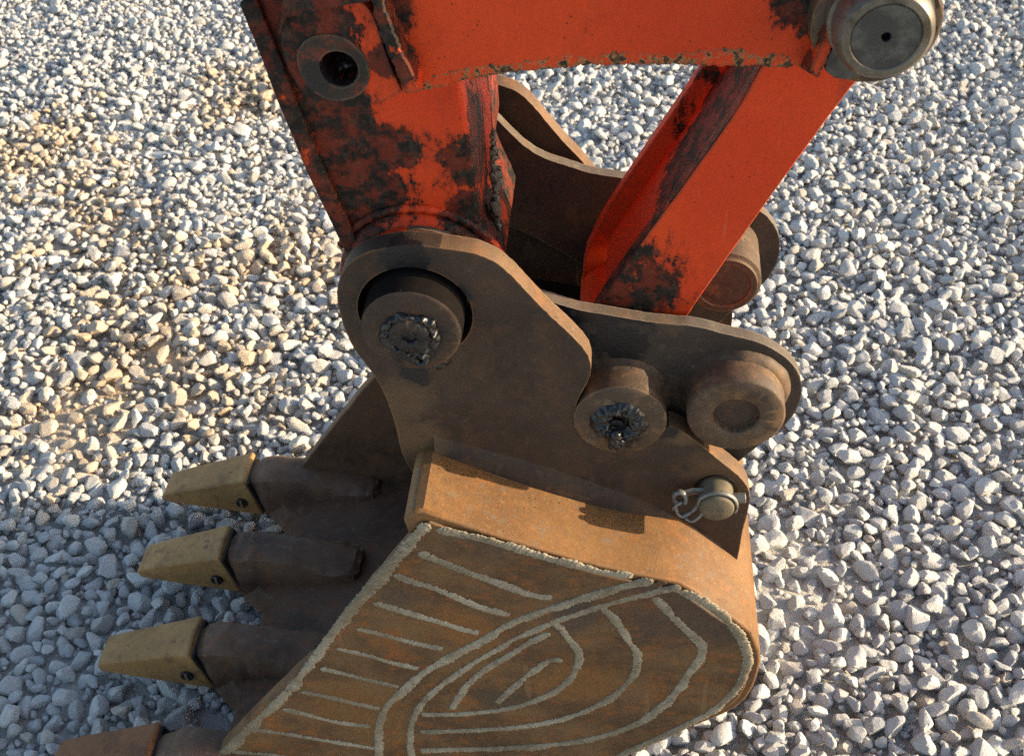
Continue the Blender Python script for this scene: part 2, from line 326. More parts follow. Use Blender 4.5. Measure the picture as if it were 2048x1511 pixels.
def bead_bm(path, y, w, h, ripple=.0042):
    """a run of weld metal lying on a plate facing -Y: overlapping ripples, uneven width"""
    P = resample(path, .0012, closed=False, corner=80); n = len(P); bm = bmesh.new(); rows = []; s = 0.0
    lo = np.convolve(rng.normal(0, 1, n+40), np.ones(18)/18, 'same')[20:20+n]*4
    hi = np.convolve(rng.normal(0, 1, n+8), np.ones(2)/2, 'same')[4:4+n]
    ph = 0.0; K = 11
    for i, p in enumerate(P):
        t = (P[min(i+1, n-1)]-P[max(i-1, 0)]); t = t.normalized() if t.length else Vector((1, 0)); nrm = Vector((-t.y, t.x))
        ph += .0012/(ripple*(1+.35*lo[i]/4)); f = ph % 1.0
        e = min(1.0, (min(i, n-1-i)+1)*.0012/(w*.9)); e = math.sqrt(max(.05, 1-(1-e)**2))
        ww = w*.5*e*(1+.15*lo[i]+.09*(1-f)+.10*hi[i]); hh = h*e*(1+.10*lo[i])*(.80+.30*(1-f)**1.5)
        c = p + nrm*(w*.05*lo[i]); row = []
        for k in range(K):
            a = math.pi*k/(K-1); sh = -.0022*math.sin(a)
            jj = 1+random.gauss(0, .09)
            q = c + nrm*(ww*math.cos(a)*jj) + t*sh
            row.append(bm.verts.new((q.x, y+.0008-hh*math.sin(a)**.7*jj-random.random()*.0005, q.y)))
        rows.append(row)
    for a, b in zip(rows, rows[1:]):
        for k in range(K-1): bm.faces.new((a[k], a[k+1], b[k+1], b[k]))
    bm.faces.new(rows[0][::-1]); bm.faces.new(rows[-1])
    return bm
def box_bm(x0, x1, y0, y1, z0, z1, bm=None):
    bm = bm or bmesh.new()
    v = [bm.verts.new(p) for p in ((x0,y0,z0),(x1,y0,z0),(x1,y1,z0),(x0,y1,z0),(x0,y0,z1),(x1,y0,z1),(x1,y1,z1),(x0,y1,z1))]
    for f in ((0,1,2,3),(4,5,6,7),(0,1,5,4),(1,2,6,5),(2,3,7,6),(3,0,4,7)): bm.faces.new([v[i] for i in f])
    return bm
def blob_bm(c, y, r, depth, seed, rays=46):
    """a lump of grease squeezed out round a pin"""
    bm = bmesh.new(); bmesh.ops.create_icosphere(bm, subdivisions=4, radius=1)
    rr = random.Random(seed); ws = [(Vector((rr.gauss(0,1), rr.gauss(0,1), rr.gauss(0,1))).normalized(), rr.uniform(-.3,.35)) for _ in range(rays)]
    for v in bm.verts:
        d = v.co.normalized(); s = 1+sum(a*max(0, d.dot(k)-.82)*5 for k, a in ws)
        v.co = Vector((c[0]+d.x*r*s, y+d.y*depth*s, c[1]+d.z*r*s))
    return bm

# ------------------------------------------------------------------ BUCKET
YN, YF = -.09, .43
bucket = thing("bucket", "large rusty digging bucket with hardfaced side plate and four pointed teeth", "bucket", (-.2, .165, .0))
prof = [(-0.1901,0.5912),(-0.164,0.5779),(-0.1157,0.5545),(-0.0663,0.5331),(-0.0162,0.513),(0.0296,0.4989),(0.0664,0.4884),(0.102,0.4545),(0.1266,0.4287),(0.1457,0.4064),(0.1575,0.3708),(0.1593,0.3281),(0.151,0.2784),(0.1288,0.2435),(0.0802,0.2005),(0.022,0.1474)]
low = [(-.02,.083),(-.11,.044),(-.24,.022),(-.40,.014),(-.50,.016),(-.525,.022)]
mouth = [(-0.5054,0.1095),(-0.4487,0.1895),(-0.3728,0.2928),(-0.3461,0.3256),(-0.3197,0.3623),(-0.2594,0.4673),(-0.1902,0.5896)]
outer = prof + low
def offset(path, d):
    P = [Vector(p) for p in path]; out = []
    for i in range(len(P)):
        t = (P[min(i+1, len(P)-1)]-P[max(i-1, 0)]).normalized(); out.append(P[i] + Vector((t.y, -t.x))*d)
    return out
po = resample(outer, .02, closed=False)
pi_ = offset(po, .014)
nose = [(po[0].x-.012, po[0].y-.002), (po[0].x-.022, po[0].y-.016), (po[0].x-.018, po[0].y-.042), (po[0].x+.004, po[0].y-.05)]
shell_out = [tuple(p) for p in po] + [tuple(p) for p in pi_[::-1] if p.x > -.16 or p.y < .4] + nose[::-1]
obj("shell", plate_bm(shell_out, YN+.003, YF-.003, smooth=False), M_SHELL, bucket, 30, .004)
sp_o = [tuple(p) for p in offset(po, .010)][1:]
side = sp_o[:-1] + [(-.52,.018),(-.565,.030)] + mouth[:-1] + [(mouth[-1][0]+.004, mouth[-1][1]-.010)]
for ya, yb in ((YN, YN+.02), (YF-.02, YF)):
    obj("side_plate", plate_bm(side, ya, yb, step=.02, rough=.0004), M_SIDE if ya < 0 else M_INNER, bucket, 30, .003)
# kidney shaped rib between the two long weld runs
rib = [(0.0509,0.4919),(0.0224,0.4763),(-0.0113,0.4575),(-0.0459,0.439),(-0.0743,0.4208),(-0.1085,0.3965),(-0.1391,0.3696),(-0.1707,0.3418),(-0.1983,0.3135),(-0.2247,0.2796),(-0.2471,0.2425),(-0.2612,0.202),(-0.2698,0.1604),(-0.2751,0.1168),(-0.2803,0.0553)]
obj("rib", bead_bm(rib, YN, .011, .0016, .05), M_SIDE, bucket, 60)
BEADS = [
 ([(-0.1766,0.5665),(-0.153,0.5601),(-0.1271,0.5527),(-0.0884,0.5355),(-0.0556,0.5223),(-0.0225,0.5105),(-0.0003,0.5044),(0.0174,0.5017)], 17),
 ([(-0.1868,0.5748),(-0.2052,0.5474),(-0.23,0.5101),(-0.2529,0.4756),(-0.2768,0.4405),(-0.2994,0.4031),(-0.3302,0.3506),(-0.3595,0.2997),(-0.3815,0.2656),(-0.409,0.2274),(-0.4488,0.1737),(-0.4973,0.1081),(-0.5321,0.0599)], 20),
 ([(-0.1994,0.5284),(-0.1792,0.5162),(-0.1576,0.5028),(-0.1357,0.4908),(-0.1136,0.4782),(-0.0913,0.4663),(-0.0651,0.4602)], 16),
 ([(-0.2289,0.4907),(-0.2127,0.4804),(-0.1948,0.4739),(-0.1728,0.4599),(-0.1507,0.4438),(-0.1279,0.4334),(-0.1117,0.4284)], 16),
 ([(-0.2576,0.4408),(-0.235,0.4303),(-0.2122,0.4197),(-0.1892,0.4098),(-0.1661,0.3982),(-0.1473,0.392)], 13),
 ([(-0.2832,0.3917),(-0.2573,0.383),(-0.2221,0.3684),(-0.1909,0.359)], 12),
 ([(-0.3117,0.3519),(-0.2757,0.3391),(-0.2519,0.3275),(-0.2226,0.3176)], 12),
 ([(-0.3377,0.3094),(-0.307,0.2989),(-0.2825,0.2892),(-0.2502,0.2777)], 12),
 ([(-0.3702,0.2584),(-0.341,0.2496),(-0.3031,0.2357),(-0.2802,0.2277)], 12),
 ([(-0.4007,0.2172),(-0.3751,0.2078),(-0.3367,0.1923),(-0.2965,0.1865)], 12),
 ([(-0.4469,0.1661),(-0.4116,0.1597),(-0.3712,0.1505),(-0.3307,0.1408),(-0.298,0.1341)], 12),
 ([(-0.488,0.1078),(-0.4508,0.1057),(-0.3945,0.0981),(-0.3101,0.0865)], 12),
 ([(0.0364,0.4955),(0.0111,0.485),(-0.0227,0.4682),(-0.0573,0.4472),(-0.093,0.4256),(-0.1176,0.4061),(-0.1433,0.3798),(-0.1695,0.357),(-0.1966,0.3313),(-0.2251,0.3003),(-0.2464,0.271),(-0.2658,0.241),(-0.2811,0.2054),(-0.2901,0.1639),(-0.2957,0.1149),(-0.3009,0.0533)], 17),
 ([(0.0644,0.4871),(0.0404,0.4766),(0.0114,0.4637),(-0.0181,0.4476),(-0.046,0.4304),(-0.0698,0.415),(-0.0942,0.3953),(-0.1194,0.373),(-0.1456,0.3457),(-0.1727,0.3175),(-0.1983,0.2862),(-0.2209,0.2541),(-0.2359,0.2239),(-0.2458,0.1882),(-0.2516,0.1515),(-0.2544,0.1187),(-0.2575,0.0575)], 14),
 ([(0.0675,0.4788),(0.0902,0.4633),(0.112,0.4405),(0.1303,0.4095),(0.1424,0.3757),(0.1446,0.3549),(0.1416,0.318),(0.1317,0.2859),(0.1131,0.252),(0.0894,0.2251),(0.065,0.1985),(0.0295,0.1634),(-0.0021,0.1316)], 18),
 ([(0.0407,0.4661),(0.0527,0.4478),(0.0698,0.4216),(0.0849,0.3986),(0.094,0.382),(0.094,0.362),(0.0838,0.3313),(0.0755,0.3042),(0.0644,0.2761),(0.0406,0.2366),(0.0155,0.2077),(-0.0235,0.1818),(-0.0636,0.1654),(-0.1317,0.149),(-0.187,0.1414),(-0.2416,0.1338)], 16),
 ([(-0.0135,0.4459),(-0.0043,0.4328),(0.0052,0.4137),(0.0149,0.39),(0.0236,0.3699),(0.0253,0.3488),(0.0211,0.3181),(0.0018,0.2805),(-0.0233,0.2505),(-0.0492,0.2293),(-0.0889,0.2088),(-0.1292,0.1955),(-0.1834,0.1858),(-0.2368,0.1787)], 15),
 ([(-0.0685,0.4191),(-0.0582,0.4057),(-0.0491,0.3859),(-0.041,0.3656),(-0.0401,0.3443),(-0.0479,0.3131),(-0.066,0.2846),(-0.1002,0.254),(-0.1267,0.2399),(-0.1534,0.2306),(-0.1936,0.2224),(-0.2311,0.2194)], 13),
 ([(-0.0715,0.3968),(-0.0875,0.3834),(-0.1079,0.3611),(-0.126,0.3427),(-0.1474,0.3193),(-0.1672,0.2908),(-0.1794,0.2667),(-0.1927,0.2323)], 14),
 ([(-0.0595,0.3473),(-0.0718,0.3443),(-0.0872,0.328),(-0.1031,0.3046),(-0.1194,0.2806),(-0.1378,0.251)], 13),
]
for path, wpx in BEADS:
    obj("weld_bead", bead_bm(path, YN, wpx*.00060, .0022), M_BEAD, bucket, 70)
# ears (hanger plates)
ear_front = [(-0.2131,0.5412),(-0.225,0.5736),(-0.2263,0.6074),(-0.231,0.6575),(-0.2412,0.6948),(-0.2539,0.7208),(-0.2604,0.7493),(-0.2628,0.7769),(-0.2614,0.7978),(-0.2548,0.8164),(-0.2448,0.8302),(-0.2305,0.8403),(-0.2139,0.846),(-0.1954,0.8494),(-0.1774,0.8501),(-0.1608,0.8453),(-0.1417,0.8443),(-0.1272,0.8406),(-0.1087,0.8308),(-0.0948,0.8123),(-0.0707,0.7777),(-0.0482,0.7503),(-0.033,0.73),(-0.026,0.7143),(-0.025,0.704),(-0.03,0.6861),(-0.0389,0.6678),(-0.0447,0.6414),(-0.041,0.6187),(-0.0285,0.6024),(-0.0055,0.5898),(0.0173,0.5964),(0.0369,0.6167),(0.0508,0.6285),(0.0623,0.626),(0.0755,0.6106),(0.0937,0.5915),(0.0986,0.585),(0.1177,0.5661),(0.1301,0.5513),(0.139,0.5322),(0.139,0.5017),(0.1358,0.471),(0.135,0.4278),(0.1325,0.4045)]
ear_low = [(p[0]-.004, p[1]-.008) for p in [(0.1145,0.4312),(0.0799,0.4634),(0.0354,0.4983),(-0.0288,0.5329),(-0.0967,0.5633),(-0.148,0.583),(-0.1877,0.5967)]]
for ya in (0.0, .300):
    e = obj("ear", plate_bm(ear_front + ear_low, ya, ya+.022, [circ(PIN1, .0540)], rough=.00016), M_EAR, bucket, 30, .0015, edge=M_EDGE)
    for p in e.data.polygons:
        c_ = p.center + bucket.location
        if p.material_index and (math.hypot(c_.x-PIN1[0], c_.z-PIN1[1]) < .058 or (c_.x < -.16 and c_.z > .80)): p.material_index = 0
# fillet weld where the ears stand on the shell
fil = [(0.1351,0.4064),(0.1139,0.4408),(0.0794,0.4727),(0.0352,0.5065),(-0.0288,0.54),(-0.0963,0.5702),(-0.1476,0.589),(-0.189,0.6041)]
for ya, sg in ((0.0, -1), (.322, 1)):
    bm = bmesh.new(); P = resample(fil, .004, closed=False); rows = []
    for i, p in enumerate(P):
        k = .92+.05*math.sin(i*.13)+random.gauss(0, .02)
        d = [(0, .004*k), (.004*k, -.004*k), (.009*k, -.015), (.010*k, -.026), (-.004, -.024)]
        rows.append([bm.verts.new((p.x, ya+sg*a, p.y+b)) for a, b in d])
    for a, b in zip(rows, rows[1:]):
        for j in range(4): bm.faces.new((a[j], a[j+1], b[j+1], b[j]))
    obj("weld_fillet", bm, M_EAR, bucket, 60)
# lip plate and floor inside, with scalloped front edge
TY = [-.083, .080, .243, .406]      # tooth centres
bm = bmesh.new(); rows = []
for j in range(90):
    y = YN+.02+(YF-YN-.04)*j/89
    d = min(abs(y-t) for t in TY)/.0815
    xe = -.580+.05*min(1.0, d*1.25)**2
    sec = [(xe, .030), (xe+.03, .058), (-.48, .066), (-.36, .074), (-.22, .078), (-.06, .095), (.03, .13), (.09, .2), (.12, .29)]
    rows.append([bm.verts.new((x, y, z)) for x, z in sec] + [bm.verts.new((x, y, z)) for x, z in ((.0, .1), (-.1, .062), (-.3, .030), (-.5, .022), (xe+.01, .024))])
for a, b in zip(rows, rows[1:]):
    for k in range(len(a)): bm.faces.new((a[k], a[(k+1) % len(a)], b[(k+1) % len(a)], b[k]))
obj("lip_plate", bm, M_INNER, bucket, 35)
# teeth and adapters
def hexa_bm(sec, sub=3):
    """sections along X: each (x, ylo, yhi, zlo, zhi)"""
    bm = bmesh.new(); rows = []
    for (x, y0, y1, z0, z1, yt) in sec:
        rows.append([bm.verts.new(p) for p in ((x,y0,z0),(x,y1,z0),(x,y1-yt,z1),(x,y0+yt,z1))])
    for a, b in zip(rows, rows[1:]):
        for k in range(4): bm.faces.new((a[k], a[(k+1) % 4], b[(k+1) % 4], b[k]))
    bm.faces.new(rows[0]); bm.faces.new(rows[-1][::-1]); return bm
tsec0 = [(-.750,.0235,.048,.053), (-.743,.0255,.044,.064), (-.70,.029,.040,.078), (-.64,.0325,.034,.096), (-.598,.0355,.028,.109)]
for i, ty in enumerate(TY):
    dz = (-.002, .007, .013, .001)[i]; wear = (1.0, 1.0, .95, 1.0)[i]; dx = (-.002, .012, .012, .006)[i]
    bm = bmesh.new(); rows = []
    for (x, hw, z0, z1) in tsec0:
        xx = -.598+(x+.598)*wear+dx
        back = x > -.6
        rows.append([bm.verts.new(p) for p in ((xx+(.018 if back else 0), ty-hw, z0+dz), (xx+(.018 if back else 0), ty+hw, z0+dz), (xx, ty+hw*.94, z1+dz), (xx-(.004 if back else 0), ty, z1+dz+.001), (xx, ty-hw*.94, z1+dz))])
    for a, b in zip(rows, rows[1:]):
        for k in range(5): bm.faces.new((a[k], a[(k+1) % 5], b[(k+1) % 5], b[k]))
    bm.faces.new(rows[0]); bm.faces.new(rows[-1][::-1])
    t = obj("tooth", bm, M_TOOTH2 if i == 0 else M_TOOTH, bucket, 40, .004, "rusty unpainted tooth" if i == 0 else None, 3)
    obj("gap_shadow", plate_bm([(-.600+dx,.036+dz),(-.576+dx,.036+dz),(-.582+dx,.060+dz),(-.593+dx,.101+dz),(-.602+dx,.101+dz)], ty-.032, ty+.032, smooth=False), M_BLACK, t, 40, .002)  # black block painted as the shadowed gap behind the tooth
    # retaining pin let into the near cheek
    hc = (-.612+dx, .058+dz); obj("retaining_pin", lathe_bm([(0, ty-.0372), (.0085, ty-.0372), (.0095, ty-.0345), (.0095, ty-.02)], hc, 24), M_BLACK, t)
    obj("pin_bar", box_bm(hc[0]-.0016, hc[0]+.0016, ty-.0385, ty-.036, hc[1]-.0085, hc[1]+.0085), M_TOOTH, t)
    if i:
        fc = bpy.data.curves.new("cast_mark", 'FONT'); fc.body = ("", "51", "21", "21")[i]; fc.size = .022; fc.extrude = .0007; fc.align_x = 'CENTER'; fc.resolution_u = 3
        fo = bpy.data.objects.new("cast_mark_curve", fc); COL.objects.link(fo); bpy.context.view_layer.update()
        cm = bpy.data.meshes.new_from_object(fo.evaluated_get(bpy.context.evaluated_depsgraph_get())); bpy.data.objects.remove(fo)
        th_ = math.atan2(.013, .042); X_ = Vector((math.cos(th_), 0, math.sin(th_))); Y_ = Vector((0, 1, 0)); Z_ = X_.cross(Y_)
        cm.transform(Matrix.Translation(Vector((-.622+dx, ty-.008, .1015+dz+.0004))-Vector(bucket.location)) @ Matrix((X_, Y_, Z_)).transposed().to_4x4())
        cm.materials.clear(); cm.materials.append(M_ADAPT)
        fo = bpy.data.objects.new("cast_mark", cm); COL.objects.link(fo); fo.parent = t
    # adapter: nose that enters the tooth, hump, long strap running onto the lip
    secs = [(-.606,.025,.021,.040,.062,.092), (-.590,.028,.022,.034,.062,.100), (-.578,.029,.023,.030,.063,.104), (-.566,.034,.027,.026,.066,.111), (-.545,.037,.030,.024,.070,.116), (-.52,.038,.031,.026,.074,.115), (-.49,.038,.031,.03,.077,.111), (-.46,.038,.030,.036,.080,.106), (-.43,.0375,.029,.044,.081,.101), (-.405,.036,.027,.05,.081,.097), (-.390,.032,.023,.055,.080,.093), (-.382,.024,.016,.06,.079,.088)]
    bm = bmesh.new(); rows = []; n_ = lambda q=.0009: random.gauss(0, q)
    fine = []
    for p, q in zip(secs, secs[1:]):
        fine += [tuple(u_+(v_-u_)*k/3 for u_, v_ in zip(p, q)) for k in range(3)]
    for (x, hb, ht, z0, zm, z1) in fine + [secs[-1]]:
        q_ = min(1, max(0, (x+.575)/.05)); hb *= 1-.10*q_; ht *= 1-.16*q_; z1 -= .007*q_
        pts = [(-hb, z0), (-hb*.99, zm), (-ht*1.06, z1-.006), (-ht+.005, z1-.001), (-ht*.4, z1+.001), (ht*.4, z1+.001), (ht-.005, z1-.001), (ht*1.06, z1-.006), (hb*.99, zm), (hb, z0)]
        rows.append([bm.verts.new((x+n_(), ty+a_+n_(), b_+dz*.5+n_())) for a_, b_ in pts])
    for a, b in zip(rows, rows[1:]):
        for k in range(10): bm.faces.new((a[k], a[(k+1) % 10], b[(k+1) % 10], b[k]))
    bm.faces.new(rows[0]); bm.faces.new(rows[-1][::-1])
    ad = obj("tooth_adapter", bm, M_ADAPT, bucket, 32)

# ------------------------------------------------------------------ QUICK COUPLER
coup = thing("link_plate_bracket", "dark steel bracket of two curved plates with round bosses behind the bucket ear", "bracket", (.0, .155, .6))
c_out = [(-0.1085,0.7829),(-0.0856,0.7663),(-0.0554,0.7551),(-0.0412,0.7485),(-0.0058,0.7422),(0.021,0.7363),(0.0473,0.7324),(0.074,0.7309),(0.1008,0.7206),(0.1279,0.7141),(0.1424,0.7067),(0.1614,0.6928),(0.1744,0.6759),(0.1816,0.6559),(0.1828,0.6366),(0.1786,0.6175),(0.1698,0.597)] + [(.137,.556),(.112,.520),(.07,.535),(.0,.585),(-.10,.66),(-.19,.705),(-.225,.735),(-.240,.780),(-.228,.822),(-.19,.843),(-.150,.830)]
for ya in (.034, .274):
    obj("plate", plate_bm(c_out, ya, ya+.0145, [circ(PIN1, .03), circ(PIN2, .02)], rough=.00016), M_COUP, coup, 30, .0014, edge=M_CEDGE)
obj("boss", lathe_bm([(0,-.003),(.012,-.0035),(.0430,-.0045),(.0460,-.0025),(.0462,.018),(.047,.029),(.052,.0355)], PIN2, 64, .00012), M_COUPB, coup, 50)
obj("boss", lathe_bm([(.0222,.0050),(.0228,-.0025),(.0240,-.0038),(.0453,-.0040),(.0477,-.0015),(.0483,.018),(.049,.028),(.055,.0355)], PIN3, 64, .00015), M_COUPB, coup, 50)
obj("recess", lathe_bm([(0,.0040),(.012,.0038),(.0222,.0045),(.0229,-.0020)], PIN3, 40, .0001), M_EAR, coup, 50)
bm = bmesh.new(); rows = []     # lumpy weld round the rear boss
for i in range(90):
    a = 2*math.pi*i/90; lump = 1+.05*math.sin(a*5)+.03*math.sin(a*13+1)+random.gauss(0,.015); grow = .5+.5*max(0, math.cos(a-.55))
    r0 = .0468; hh = .0085*lump*grow
    rows.append([bm.verts.new((PIN3[0]+rr*math.cos(a), y, PIN3[1]+rr*math.sin(a))) for rr, y in ((r0-.002,.0355-hh*1.7),(r0+hh*.45,.0355-hh*1.5),(r0+hh,.0355-hh*.7),(r0+hh*1.15,.0358))])
for i in range(90):
    a, b = rows[i], rows[(i+1) % 90]
    for j in range(3): bm.faces.new((a[j], a[j+1], b[j+1], b[j]))
obj("weld_fillet", bm, M_COUPB, coup, 70)
obj("boss", lathe_bm([(.0,.044),(.028,.046),(.028,.078),(.025,.080),(0,.080)], (PIN3[0]-.012, PIN3[1]+.012), 40), M_COUPB, coup, 50)
obj("boss", lathe_bm([(0,.203),(.029,.203),(.0295,.2015),(.036,.2015),(.0365,.206),(.041,.208),(.0425,.2745)], PIN3, 56), M_COUPB, coup, 40)
obj("boss", lathe_bm([(.02,.0),(.0,.0)] if False else [(.0,.262),(.04,.262),(.043,.2745)], PIN2, 40), M_COUP, coup, 50)
def crust_bm(c, y, r0, r1, h, seed, na=110, nr=16, drip=None):
    """an uneven ring of caked grease on a face that looks along -Y"""
    r = np.random.default_rng(seed); A = np.linspace(0, 2*np.pi, na, endpoint=False)
    f1 = sum(r.normal()*np.sin(A*k+r.uniform(0, 6))/k**.7 for k in range(2, 16)); f2 = sum(r.normal()*np.sin(A*k+r.uniform(0, 6))/k**.5 for k in range(2, 22))
    K_ = r.normal(size=(14, 2)); K_ *= (r.uniform(.25, 1.3, 14)*900/np.linalg.norm(K_, axis=1))[:, None]; ph_ = r.uniform(0, 6.3, 14)
    bm = bmesh.new(); rows = []
    for i, a in enumerate(A):
        ro = r1*(1+.07*f1[i]); row = []
        if drip: ro += drip[1]*max(0, math.cos(a-drip[0]))**24
        for j in range(nr):
            t = j/(nr-1); hh = h*(math.sin(math.pi*min(1, t*1.05))**.6)*1
            q = r0+(ro-r0)*t; hh *= 1+.075*float(np.sin(K_[:, 0]*q*math.cos(a)+K_[:, 1]*q*math.sin(a)+ph_).sum())
            row.append(bm.verts.new((c[0]+q*math.cos(a)+r.normal()*.00012, y-hh+.001*(t > .98), c[1]+q*math.sin(a)+r.normal()*.00012)))
        rows.append(row)
    for i in range(na):
        a, b = rows[i], rows[(i+1) % na]
        for j in range(nr-1): bm.faces.new((a[j], a[j+1], b[j+1], b[j]))
    return bm
obj("shade_plate", plate_bm([(-.21,.60),(-.10,.585),(.0,.565),(.07,.545),(.075,.557),(.0,.580),(-.095,.600),(-.20,.616)], .045, .273, step=.02), M_DARK, coup, 30, .003)  # added near-black plate, hides the sunlit shell and keeps this gap dark
g1 = thing("grease_lump", "black glossy lump of grease squeezed out of the small round boss", "grease", (PIN2[0], -.02, PIN2[1]))
C2 = (PIN2[0]-.001, PIN2[1]-.001)
obj("crust", crust_bm(C2, -.0025, .0075, .0290, .0075, 5), M_GREASE, g1, 180)
obj("core", lathe_bm([(0,-.0045),(.006,-.0045),(.0085,-.007)], (C2[0]-.002, C2[1]-.002), 24, .0003), M_BLACK, g1)
bm = bmesh.new()
for dx_, dz_, rr_0 in ((-.003,-.012,.0062),(-.004,-.019,.0062),(-.002,-.024,.005),(-.0065,-.026,.0042),(.002,-.021,.004)):
    tmp = bmesh.ops.create_icosphere(bm, subdivisions=3, radius=rr_0)
    for v in tmp['verts']: v.co = v.co*(1+random.gauss(0, .07)); v.co.z *= 1.25; v.co += Vector((C2[0]+dx_, -.0105, C2[1]+dz_))
obj("drip", bm, M_GREASE, g1, 180)

# ------------------------------------------------------------------ BUCKET HINGE PIN
hp = thing("hinge_pin", "thick round pin end with caked grease in the hole of the bucket ear", "pin", (PIN1[0], 0, PIN1[1]))
obj("collar", lathe_bm([(.0445,-.0255),(.0468,-.0230),(.0470,.30)], PIN1, 72, .00012), M_DARK, hp, 50)
obj("gap_disc", lathe_bm([(.047,.0245),(.0645,.0245),(.0650,.0275)], PIN1, 64), M_DARK, hp, 50)  # dark disc added to blacken the gap behind the ear hole
obj("face", lathe_bm([(0,-.025),(.030,-.0255),(.0440,-.0265),(.0462,-.0252)], PIN1, 72, .00015), M_EAR, hp, 50)
C1 = (PIN1[0]-.001, PIN1[1]-.003)
obj("grease", crust_bm(C1, -.0245, .0175, .0275, .0060, 3), M_GREASE, hp, 180)
obj("pin_end", lathe_bm([(.0062,-.0305),(.0075,-.0325),(.0120,-.0330),(.0175,-.0320),(.0200,-.0300),(.0205,-.0245)], C1, 56, .00045), M_EAR, hp, 70)
obj("hole", lathe_bm([(0,-.0285),(.0058,-.0285),(.0066,-.0312)], C1, 24, .0004), M_BLACK, hp)
obj("grease", crust_bm((C1[0]+.006, C1[1]-.030), -.0235, .001, .010, .006, 12, 50, 9), M_GREASE, hp, 180)
obj("grease", crust_bm((PIN1[0]+.016, PIN1[1]-.0575), .0005, .001, .012, .005, 15, 50, 9), M_GREASE, hp, 180)

# ------------------------------------------------------------------ LOCKING PIN with clip
LP = ((0.1025,-0.0,0.5363)[0], (0.1025,-0.0,0.5363)[2])
lp = thing("locking_pin", "short olive locking pin with bent wire clip at the rear corner of the ear", "pin", (LP[0], 0, LP[1]))
obj("seat_ring", lathe_bm([(.0195,.0),(.0225,-.0015),(.0225,.0005)], LP, 40), M_BLACK, lp)
obj("shaft", lathe_bm([(0,-.0285),(.002,-.0280),(.0028,-.0290),(.0155,-.0290),(.0178,-.0268),(.0182,.02)], LP, 48), M_OLIVE, lp, 50)
bm = tube_bm([(LP[0]+.010,-.014,LP[1]+.002),(LP[0]+.030,-.014,LP[1]+.004)], .0058, 6); obj("bolt", bm, M_ZINC, lp, 30, .0008)
def arc(r, a0, a1, y, n=14): return [(LP[0]+r*math.cos(R_(a0+(a1-a0)*i/n)), y, LP[1]+r*math.sin(R_(a0+(a1-a0)*i/n))) for i in range(n+1)]
cl = arc(.0205, -22, 150, -.0225) + [(LP[0]-.020,-.0225,LP[1]-.001),(LP[0]-.027,-.0235,LP[1]-.010),(LP[0]-.034,-.0235,LP[1]-.016),(LP[0]-.039,-.0225,LP[1]-.013),(LP[0]-.042,-.0205,LP[1]-.005)]
clip = obj("clip", tube_bm(spline3(cl, 3), .0019, 10, 1.7), M_ZINC, lp, 60)
eye = [(LP[0]-.0375+.0062*math.cos(a), -.0165+.003*math.sin(a*.5), LP[1]+.002+.0085*math.sin(a)) for a in np.linspace(-.6, 2*math.pi-1.0, 20)]
obj("eye", tube_bm(eye, .0026, 10, 1.4), M_ZINC, clip, 60)
obj("strap", tube_bm([(LP[0]-.033,-.0125,LP[1]+.006),(LP[0]-.024,-.0105,LP[1]+.008),(LP[0]-.012,-.0105,LP[1]+.008)], .0050, 8, .4), M_ZINC, clip, 40)
sp = [(LP[0]-.014,-.0265,LP[1]-.007),(LP[0]-.019,-.0285,LP[1]-.014),(LP[0]-.025,-.0285,LP[1]-.019),(LP[0]-.031,-.0255,LP[1]-.018)]
obj("spring_end", tube_bm(spline3(sp, 5), .0016, 8), M_ZINC, clip, 60)
obj("wire", tube_bm([(LP[0]-.0445,-.0225,LP[1]-.007),(LP[0]-.041,-.0245,LP[1]+.002),(LP[0]-.036,-.0225,LP[1]+.004)], .0017, 8), M_ZINC, clip, 60)

# ------------------------------------------------------------------ ARM
arm = thing("excavator_arm", "orange painted excavator arm end smeared with black grease, running down to the bucket", "excavator arm", (-.2, .16, .8))
aL = [(-0.3089,1.0555),(-0.3013,1.0141),(-0.294,0.9659),(-0.2869,0.9301),(-0.2813,0.8983),(-0.2695,0.8498),(-0.2597,0.8088)]
aR = [(-0.1313,0.8358),(-0.1308,0.8741),(-0.1327,0.9206),(-0.1352,0.9548),(-0.1376,0.983)]
tip = [(PIN1[0]+.078*math.cos(a), PIN1[1]+.078*math.sin(a)) for a in np.radians([188,205,225,245,265,285,305,325,340])]
up = [(aR[-1][0]-.004, 1.08), (aR[-1][0]-.03, 1.35), (aR[-1][0]-.06, 1.75), (aL[0][0]-.14, 1.75), (aL[0][0]-.065, 1.35)]
A_out = aL + tip + [(aR[0][0]-.006, aR[0][1]-.03)] + aR + up
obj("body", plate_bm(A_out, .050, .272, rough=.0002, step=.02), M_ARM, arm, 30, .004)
# edge flange along the front
fl = resample(aL, .012, closed=False); fo_ = offset(fl, -.016)
flo = [tuple(p) for p in fl] + [tuple(p) for p in fo_[::-1]]
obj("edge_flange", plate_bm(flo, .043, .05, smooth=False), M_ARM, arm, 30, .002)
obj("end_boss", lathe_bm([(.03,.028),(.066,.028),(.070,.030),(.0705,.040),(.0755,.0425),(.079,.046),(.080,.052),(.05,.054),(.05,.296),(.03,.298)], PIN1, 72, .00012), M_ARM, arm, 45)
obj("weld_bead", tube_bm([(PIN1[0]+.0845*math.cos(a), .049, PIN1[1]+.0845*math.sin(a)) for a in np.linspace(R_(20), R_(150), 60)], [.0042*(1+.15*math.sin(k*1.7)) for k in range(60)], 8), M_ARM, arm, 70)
crumb = thing("grease_crust", "crumbly grey grease crust clinging between the arm and the bracket plate", "grease", (-0.1233,0.14,0.8488))
P0, P1 = Vector((-0.1242,0.14,0.8808)), Vector((-0.1249,0.14,0.7647)); NP = 130
